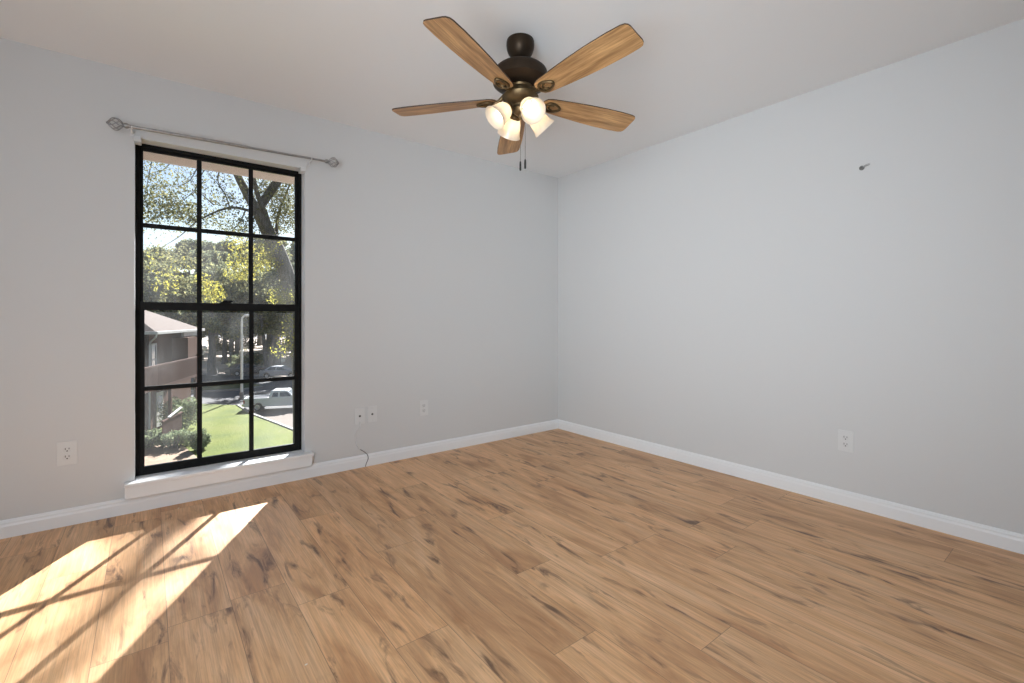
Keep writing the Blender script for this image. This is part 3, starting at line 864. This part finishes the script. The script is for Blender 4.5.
for u, v, d, r, c in ((241, 262, 14, .42, 150), (236, 274, 14, .36, 120), (246, 272, 14.1, .36, 110), (240, 248, 14, .35, 60), (210, 288, 13.5, .34, 100), (216, 296, 13.5, .30, 90), (204, 280, 13.5, .3, 60), (207, 297, 13.5, .3, 60),
                      (262, 252, 14.3, .4, 110), (268, 262, 14.4, .42, 120), (259, 264, 14.3, .35, 80), (272, 246, 14.5, .35, 70), (281, 295, 14.4, .40, 130), (288, 300, 14.5, .35, 100), (276, 302, 14.4, .3, 60), (293, 322, 14.6, .4, 70), (291, 340, 14.6, .45, 70), (284, 350, 14.5, .4, 50),
                      (155, 264, 12, .4, 30), (170, 276, 12.1, .4, 45), (184, 266, 12.2, .35, 30), (165, 288, 12.1, .3, 25), (243, 236, 13.8, .35, 40), (232, 242, 13.7, .3, 30)):
    leaf_geo([(N(u, v, d), (r, r, r * .75), int(c * 2.2), .035)], rs, V, F)
for q in pts[22:]:
    leaf_geo([(q + Vector((rs.gauss(0, .30), rs.gauss(0, .30), rs.gauss(0, .25))), (.45, .45, .35), 26, .05)], rs, V, F)
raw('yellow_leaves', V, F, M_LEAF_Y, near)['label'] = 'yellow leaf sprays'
tag(near, 'leaning tree with yellow leaves close outside the window, trunk at the right panes', 'tree')

# ---------------------------------------------------------------- brown house across the lawn
C0 = P(156, 332, 28.4)
E1 = (RGT * -.28 + FWD * .96).normalized(); E2 = Vector((-E1.y, E1.x, 0))
if E2.dot(RGT) > 0: E2 = -E2
HZ = C0.z                                   # eave height
house = empty('brown_house', (C0.x, C0.y, GZ))
HM = Matrix(((E1.x, E2.x, 0, 0), (E1.y, E2.y, 0, 0), (0, 0, 1, 0), (0, 0, 0, 1)))
M_ROOF = noisy('roof_shingle', (0.104, 0.078, 0.066), (0.130, 0.101, 0.087), 5, 0.9, 0.3)
def siding():
    m = mat('brown_siding', (0.046, 0.028, 0.022), 0.8, 0, 0.05); t = NT(m); o = t.obj()
    w = t.n('ShaderNodeTexWave', wave_type='BANDS', bands_direction='X'); w.inputs['Scale'].default_value = 1.6; w.inputs['Distortion'].default_value = 0
    t.l(o, w.inputs['Vector'])
    c = t.ramp(w.outputs['Fac'], [(.0, (.015, .008, .006)), (.16, (.085, .044, .031)), (1, (.135, .074, .053))])
    t.l(c, t.b.inputs['Base Color']); t.bump(w.outputs['Fac'], .5, .03); return m
M_SIDING = siding()
M_RAIL = noisy('brown_rail_paint', (0.055, 0.026, 0.019), (0.085, 0.043, 0.032), 4, 0.8)
M_WHITE = noisy('white_house_trim', (0.406, 0.388, 0.369), (0.467, 0.449, 0.430), 4, 0.6)
M_DGLASS = mat('dark_window_glass', (0.10, 0.13, 0.15), 0.08, 0, 0.6)
def hp(name, bm, m, parent=house, **kw):
    o = finish(name, bm, m, None, **kw)
    o.parent = parent
    if parent == house: o.matrix_local = HM
    return o
ez = HZ - GZ                                # eave height over the ground
LB = 13.0; LA = 8.0
bm = bmesh.new(); box(bm, .6, LA - .6, .6, LB - .6, 0, ez - .05); hp('wall', bm, M_SIDING)
bm = bmesh.new()
pk = 2.1
vs = [bm.verts.new(v) for v in ((0, 0, ez), (LA, 0, ez), (LA, LB, ez), (0, LB, ez), (LA / 2, 4, ez + pk), (LA / 2, LB - 4, ez + pk), (0, 0, ez - .06), (LA, 0, ez - .06), (LA, LB, ez - .06), (0, LB, ez - .06))]
for f in ((0, 1, 4), (1, 2, 5, 4), (2, 3, 5), (3, 0, 4, 5), (0, 6, 7, 1), (1, 7, 8, 2), (2, 8, 9, 3), (3, 9, 6, 0), (6, 9, 8, 7)): bm.faces.new([vs[i] for i in f])
roof = hp('roof', bm, M_ROOF)
bm = bmesh.new()
box(bm, -.10, LA + .1, -.12, -.005, ez - .15, ez + .03); box(bm, -.12, -.005, -.10, LB, ez - .15, ez + .03); box(bm, LA + .005, LA + .12, -.1, LB, ez - .15, ez + .03)
hp('gutter', bm, M_WHITE, bevel=.02)
bm = bmesh.new(); box(bm, 4.3, LA - .2, -.02, .14, ez - .44, ez - .17); hp('porch_beam', bm, M_WHITE)
bm = bmesh.new(); tube(bm, [(-.05, -.05, ez - .14), (-.03, -.02, ez - .3), (.35, .42, ez - .62), (.50, .52, ez - .8), (.5, .53, .2)], .05, 8); hp('downspout', bm, M_WHITE, smooth=40)
def hwindow(a0, a1, z0, z1):
    bm = bmesh.new(); y = .6
    for b in ((a0, a0 + .1, z0, z1), (a1 - .1, a1, z0, z1), (a0 + .1, a1 - .1, z1 - .1, z1), (a0 + .1, a1 - .1, z0, z0 + .1), (a0 + .1, a1 - .1, (z0 + z1) / 2 - .04, (z0 + z1) / 2 + .04)):
        box(bm, b[0], b[1], y - .07, y - .002, b[2], b[3])
    f = hp('window', bm, M_WHITE)
    bm = bmesh.new(); box(bm, a0 + .1, a1 - .1, y - .035, y - .01, z0 + .1, z1 - .1)
    hp('window_glass', bm, M_DGLASS, f)
fl = 3.40                                   # balcony floor
hwindow(.75, 1.5, fl + .25, ez - .75)
# storage cabin and post at the far end of the balcony
bm = bmesh.new(); box(bm, 4.0, 5.9, -.35, .599, fl + .55, ez - .5); box(bm, 4.0, 5.9, -.40, -.35, fl + .5, fl + .62); hp('storage_bay', bm, M_SIDING)
bm = bmesh.new(); box(bm, 5.95, 6.09, -.38, -.24, 0, ez - .3); hp('post', bm, M_WHITE)
bm = bmesh.new(); lathe(bm, [(0, -.19), (.11, -.16), (.18, -.06), (.19, .02), (.14, .13), (.05, .19), (0, .2)], 18, Matrix.Translation((6.45, -.6, fl + 1.65))); tube(bm, [(6.45, -.6, fl + 1.4), (6.45, -.55, fl + 1.2), (6.2, -.3, fl + 1.1)], .04, 8)
hp('porch_lamp', bm, M_WHITE, smooth=50)
# balcony deck and railing
bm = bmesh.new(); box(bm, -4.6, .599, -1.0, .599, fl - .16, fl); box(bm, .599, 4.1, -1.0, .599, fl - .16, fl); hp('balcony_deck', bm, M_RAIL)
bm = bmesh.new()
box(bm, -4.6, 4.1, -.99, -.86, fl + 1.13, fl + 1.21); box(bm, -4.6, 4.1, -.95, -.90, fl + .98, fl + 1.06); box(bm, -4.6, 4.1, -.95, -.90, fl + .10, fl + .18)
for k in range(60):
    a = -4.58 + k * .146
    if a > 4.0: break
    box(bm, a, a + .088, -.99, -.955, fl - .02, fl + 1.13)
for a in (-4.5, -2.4, -.3, 1.9, 4.0): box(bm, a - .05, a + .05, -.98, -.88, fl, fl + 1.15)
hp('balcony_railing', bm, M_RAIL)
# ground floor porch: recess, posts, white door, steps railing
for a in (-4.5, -.5, 3.6):
    bm = bmesh.new(); box(bm, a, a + .16, -.97, -.81, 0, fl - .16); hp('porch_post', bm, M_RAIL)
bm = bmesh.new(); box(bm, 1.5, 2.5, .545, .598, .3, 2.5); dr = hp('front_door', bm, M_WHITE, bevel=.01)
bm = bmesh.new(); box(bm, 1.7, 2.3, .530, .544, 1.3, 2.25); hp('door_glass', bm, M_DGLASS, dr)
bm = bmesh.new()
for k in range(18):
    a = -3.4 + .15 * k; box(bm, a, a + .09, -1.62, -1.585, .05, 1.56)
box(bm, -3.45, -.70, -1.66, -1.55, 1.56, 1.63); box(bm, -3.4, -.75, -1.585, -1.53, .3, .38); hp('porch_railing', bm, M_RAIL)
bm = bmesh.new(); q = Matrix.Translation((-2.6, -1.62, 1.64)) @ Matrix.Rotation(R(-8), 4, 'Y'); box(bm, 0, 1.8, -.06, .08, 0, .05, q); hp('rail_cap', bm, M_WHITE)
tag(house, 'brown two-storey house with a tan hip roof and slatted balcony, seen through the left panes', 'house')

# ---------------------------------------------------------------- shrubs and hedges by the house
def shrub(u, v, d, rad, h, cnt, seed, label, m, size=.07, name='shrub'):
    r = random.Random(seed); p = P(u, v, d); o = empty(name, (p.x, p.y, GZ)); V, F = [], []; bm = bmesh.new()
    for k in range(14):
        a = r.uniform(0, 6.28); rr = rad * math.sqrt(r.random()) * .75
        tube(bm, [(rr * .3 * math.cos(a), rr * .3 * math.sin(a), 0), (rr * .8 * math.cos(a), rr * .8 * math.sin(a), h * .45), (rr * math.cos(a), rr * math.sin(a), h * .8)], [.025, .018, .008], 5, cap=False)
    finish('stems', bm, M_BARK, o)
    bl = []
    for k in range(26):
        a = r.uniform(0, 6.28); rr = rad * math.sqrt(r.random()) * .8; zz = h * r.uniform(.3, .82)
        bl.append((Vector((rr * math.cos(a), rr * math.sin(a), zz)), (rad * .34, rad * .34, h * .22), cnt // 26, size))
    leaf_geo(bl, r, V, F); raw('foliage', V, F, m, o)
    return tag(o, label, 'shrub')
shrub(182, 425, 30.0, 1.15, 2.1, 4600, 3, 'clipped green bush behind the brown porch railing', M_LEAF_B)
shrub(148, 449, 25.9, .85, 1.02, 3000, 4, 'leafy green shrub at the bottom left of the window, in front of the porch', M_LEAF_B)
shrub(175, 449, 25.9, .88, 1.05, 3000, 6, 'leafy green shrub in front of the brown porch railing, left of the left muntin', M_LEAF_B)
shrub(199.5, 451, 25.5, .55, 1.15, 2600, 8, 'rounded green shrub at the edge of the sunny lawn, beside the left muntin', M_LEAF_B)
shrub(250, 383, 66, 3.0, 2.2, 2600, 9, 'low dark shrub beyond the street, behind the lamp pole', M_LEAF_G, .16)

# ---------------------------------------------------------------- street lamp
lp = G(241.8, 399)
lamp = empty('street_lamp', (lp.x, lp.y, GZ))
M_POLE = noisy('pale_pole', (0.62, 0.61, 0.57), (0.72, 0.71, 0.67), 6, 0.5)
bm = bmesh.new(); lathe(bm, [(0, 0), (.26, 0), (.26, .12), (.17, .2), (.17, .6), (.14, .62), (0, .62)], 20); finish('pole_base', bm, M_CONC, lamp, smooth=35)
dpt = (CAM.z - GZ) * FPX / (399 - HOR)
topz = (HOR - 321) / FPX * dpt + CAM.z - GZ
bm = bmesh.new(); tube(bm, [(0, 0, .6), (0, 0, topz * .5), (0, 0, topz)], [.11, .10, .085], 14); finish('pole', bm, M_POLE, lamp, smooth=40)
aw = RGT
bm = bmesh.new(); tube(bm, smooth_path([(0, 0, topz - .05), aw * .03 + Vector((0, 0, topz + .22)), aw * .16 + Vector((0, 0, topz + .42)), aw * .36 + Vector((0, 0, topz + .50))]), .075, 10); finish('lamp_neck', bm, M_POLE, lamp, smooth=40)
q = Matrix.Translation(aw * .50 + Vector((0, 0, topz + .50))) @ aw.to_track_quat('X', 'Z').to_matrix().to_4x4()
bm = bmesh.new(); bmesh.ops.create_uvsphere(bm, u_segments=16, v_segments=10, radius=1, matrix=q @ Matrix.Diagonal((.34, .15, .10, 1))); finish('lamp_head', bm, M_POLE, lamp, smooth=60)
tag(lamp, 'tall pale street lamp pole seen through the middle window panes', 'street lamp')

# ---------------------------------------------------------------- vehicles
M_CARW = mat('white_car_paint', (0.590, 0.599, 0.607), 0.28, 0, 0.6)
M_CARG = mat('grey_car_paint', (0.30, 0.31, 0.33), 0.3, 0.2, 0.6)
M_CARD = mat('dark_car_paint', (0.07, 0.07, 0.08), 0.3, 0.1, 0.6)
M_CARR = mat('silver_car_paint', (0.48, 0.50, 0.52), 0.3, 0.3, 0.6)
M_TYRE = mat('tyre_rubber', (0.02, 0.02, 0.02), 0.8)
M_RIM = mat('wheel_rim', (0.45, 0.45, 0.46), 0.35, 0.8)
M_CGLASS = mat('car_glass', (0.03, 0.04, 0.05), 0.08, 0, 0.7)
M_TAIL = mat('tail_lamp_red', (0.35, 0.03, 0.02), 0.3)
M_CHROME = mat('bumper_chrome', (0.6, 0.6, 0.61), 0.2, 0.9)
XZ = Matrix(((1, 0, 0, 0), (0, 0, 1, 0), (0, 1, 0, 0), (0, 0, 0, 1)))    # prism in x,z extruded along y

def arch_profile(top, wheels, z0, rw):
    """lower outline with wheel arches, from rear (x small) to front, then the given top outline back"""
    pts = []; x_rear = top[-1][0]; x_front = top[0][0]
    pts.append((x_rear, z0))
    for wx in wheels:
        for k in range(0, 9):
            a = PI - PI * k / 8; pts.append((wx + rw * math.cos(a), max(z0, .34 + rw * math.sin(a)) if 0 < k < 8 else z0))
    pts.append((x_front, z0))
    return pts + top

def wheel(o, x, y, r=.36, w=.24):
    s = 1 if y > 0 else -1
    T = Matrix.Translation((x, y, r)) @ Matrix.Rotation(-PI / 2 * s, 4, 'X')
    bm = bmesh.new(); lathe(bm, [(r * .62, w * .42), (r * .66, w * .5), (r * .94, w * .5), (r, w * .36), (r, -w * .36), (r * .94, -w * .5), (r * .62, -w * .5), (r * .62, w * .42)], 26, T)
    tw = finish('wheel', bm, M_TYRE, o, smooth=35)
    bm = bmesh.new(); lathe(bm, [(0, w * .30), (r * .16, w * .32), (r * .2, w * .22), (r * .5, w * .2), (r * .62, w * .40), (r * .62, -w * .3), (0, -w * .3)], 20, T)
    finish('rim', bm, M_RIM, tw, smooth=35)

def pickup(loc, heading, label):
    o = empty('pickup_truck', loc, heading)
    hw = .95
    top = [(5.55, .55), (5.58, .95), (5.50, 1.06), (4.75, 1.14), (4.25, 1.18), (2.05, 1.18), (2.02, 1.10), (.10, 1.10), (.02, 1.05), (0, .55)]
    bm = bmesh.new(); prism(bm, arch_profile(top, (1.15, 4.55), .40, .44), -hw, hw, XZ); finish('body', bm, M_CARW, o, bevel=.035)
    # load bed: rails and floor well
    bm = bmesh.new(); box(bm, .02, 2.02, .83, .95, 1.1, 1.17); box(bm, .02, 2.02, -.95, -.83, 1.1, 1.17); box(bm, .0, .09, -.95, .95, 1.1, 1.17); box(bm, 1.95, 2.05, -.95, .95, 1.1, 1.17)
    finish('bed_rail', bm, M_CARW, o, bevel=.015)
    bm = bmesh.new(); box(bm, .1, 1.95, -.82, .82, 1.1005, 1.106); finish('bed_liner', bm, M_CARD, o)
    # extended cab
    bm = bmesh.new()
    prof = [(2.06, 1.175), (4.30, 1.175), (3.62, 1.74), (3.45, 1.79), (2.38, 1.79), (2.24, 1.75)]
    lo = [(x, -hw + .02 if z < 1.3 else -hw + .17, z) for x, z in prof]; hi = [(x, hw - .02 if z < 1.3 else hw - .17, z) for x, z in prof]
    a = [bm.verts.new(v) for v in lo]; b = [bm.verts.new(v) for v in hi]
    bm.faces.new(a); bm.faces.new(b[::-1])
    for k in range(6): bm.faces.new((a[k], b[k], b[(k + 1) % 6], a[(k + 1) % 6]))
    finish('cab', bm, M_CARW, o, bevel=.03)
    for s in (1, -1):
        for poly in ([(2.98, 1.24), (4.02, 1.24), (3.56, 1.68), (3.00, 1.70)], [(2.34, 1.24), (2.84, 1.24), (2.84, 1.70), (2.44, 1.70)]):
            bm = bmesh.new()
            f = [bm.verts.new((x, s * (hw - .02 - (z - 1.175) * .15 / .565 + .004 + .0), z)) for x, z in poly]
            g = [bm.verts.new((x, s * (hw - .02 - (z - 1.175) * .15 / .565 - .03), z)) for x, z in poly]
            bm.faces.new(f); bm.faces.new(g[::-1])
            for k in range(4): bm.faces.new((f[k], g[k], g[(k + 1) % 4], f[(k + 1) % 4]))
            finish('side_window', bm, M_CGLASS, o)
        bm = bmesh.new(); box(bm, 3.95, 4.12, s * .93 if s > 0 else -1.12, 1.12 if s > 0 else -.93, 1.24, 1.40); finish('wing_mirror', bm, M_CARW, o, bevel=.03)
        bm = bmesh.new(); box(bm, -.012, .12, .80 * s if s > 0 else -.957, .957 if s > 0 else -.80, .72, 1.02); finish('tail_lamp', bm, M_TAIL, o, bevel=.01)
        bm = bmesh.new(); box(bm, 5.42, 5.60, .62 * s if s > 0 else -.93, .93 if s > 0 else -.62, .80, .97); finish('headlamp', bm, M_RIM, o, bevel=.02)
    bm = bmesh.new()
    f = [(4.24, -.74, 1.235), (4.24, .74, 1.235), (3.66, .66, 1.71), (3.66, -.66, 1.71)]
    vs = [bm.verts.new(Vector(p) + Vector((.012, 0, .012))) for p in f]; ws = [bm.verts.new(Vector(p) - Vector((.02, 0, .02))) for p in f]
    bm.faces.new(vs); bm.faces.new(ws[::-1]); [bm.faces.new((vs[k], ws[k], ws[(k + 1) % 4], vs[(k + 1) % 4])) for k in range(4)]
    finish('windscreen', bm, M_CGLASS, o)
    bm = bmesh.new()
    f = [(2.085, -.72, 1.24), (2.085, .72, 1.24), (2.225, .64, 1.70), (2.225, -.64, 1.70)]
    vs = [bm.verts.new(Vector(p) + Vector((-.012, 0, 0))) for p in f]; ws = [bm.verts.new(Vector(p) + Vector((.03, 0, 0))) for p in f]
    bm.faces.new(vs); bm.faces.new(ws[::-1]); [bm.faces.new((vs[k], ws[k], ws[(k + 1) % 4], vs[(k + 1) % 4])) for k in range(4)]
    finish('rear_window', bm, M_CGLASS, o)
    bm = bmesh.new(); box(bm, -.16, .02, -.92, .92, .46, .64); finish('rear_bumper', bm, M_CHROME, o, bevel=.03)
    bm = bmesh.new(); box(bm, 5.50, 5.68, -.95, .95, .42, .62); finish('front_bumper', bm, M_CHROME, o, bevel=.03)
    bm = bmesh.new(); box(bm, -.015, .0, -.74, .74, .66, 1.06); finish('tailgate', bm, M_CARG, o, bevel=.006)
    for x in (1.15, 4.55):
        for y in (-.84, .84): wheel(o, x, y)
    return tag(o, label, 'pickup truck')

def sedan(loc, heading, label, paint_m, group=None):
    o = empty('car', loc, heading); hw = .87
    top = [(4.5, .50), (4.52, .72), (4.3, .86), (3.3, .95), (.55, .98), (.06, .90), (0, .5)]
    bm = bmesh.new(); prism(bm, arch_profile(top, (.85, 3.65), .30, .39), -hw, hw, XZ); finish('body', bm, paint_m, o, bevel=.05)
    bm = bmesh.new()
    prof = [(.45, .955), (3.35, .94), (2.55, 1.38), (2.2, 1.43), (1.3, 1.42), (1.05, 1.36)]
    a = [bm.verts.new((x, -hw + .06 if z < 1 else -hw + .22, z)) for x, z in prof]; b = [bm.verts.new((x, hw - .06 if z < 1 else hw - .22, z)) for x, z in prof]
    bm.faces.new(a); bm.faces.new(b[::-1]); [bm.faces.new((a[k], b[k], b[(k + 1) % 6], a[(k + 1) % 6])) for k in range(6)]
    finish('cabin', bm, paint_m, o, bevel=.04)
    for s in (1, -1):
        for poly in ([(1.95, 1.0), (3.05, 1.0), (2.45, 1.34), (1.95, 1.37)], [(.85, 1.0), (1.85, 1.0), (1.85, 1.37), (1.22, 1.34)]):
            bm = bmesh.new()
            f = [bm.verts.new((x, s * (hw - .06 - (z - .95) * .16 / .45 + .006), z)) for x, z in poly]; g = [bm.verts.new((x, s * (hw - .06 - (z - .95) * .16 / .45 - .03), z)) for x, z in poly]
            bm.faces.new(f); bm.faces.new(g[::-1]); [bm.faces.new((f[k], g[k], g[(k + 1) % 4], f[(k + 1) % 4])) for k in range(4)]
            finish('side_window', bm, M_CGLASS, o)
    for x in (.85, 3.65):
        for y in (-.76, .76): wheel(o, x, y, .32, .21)
    return tag(o, label, 'car', group)
head_r = math.atan2(RGT.y, RGT.x)
tl = G(239.5, 412.5); tk = (RGT * math.cos(R(14)) + FWD * math.sin(R(14)))
tl = tl + FWD * .95
pk_ = pickup((tl.x, tl.y, GZ + .016), math.atan2(tk.y, tk.x), 'white extended-cab pickup parked beside the lawn, seen through the lower right panes')
pk_.scale = (.86, .86, .86)
for u, v, ang, mm, lab in ((253, 364.5, 6, M_CARR, 'silver car parked beyond the street, right of the lamp pole'),
                           (262, 378, 6, M_CARG, 'grey car parked beyond the street, seen above the roof of the white pickup'),
                           (227, 376.5, 50, M_CARD, 'dark car parked in tree shade left of the lamp pole')):
    p = G(u, v); dd = RGT * math.cos(R(ang)) + FWD * math.sin(R(ang))
    sedan((p.x, p.y, GZ + .03), math.atan2(dd.y, dd.x), lab, mm)
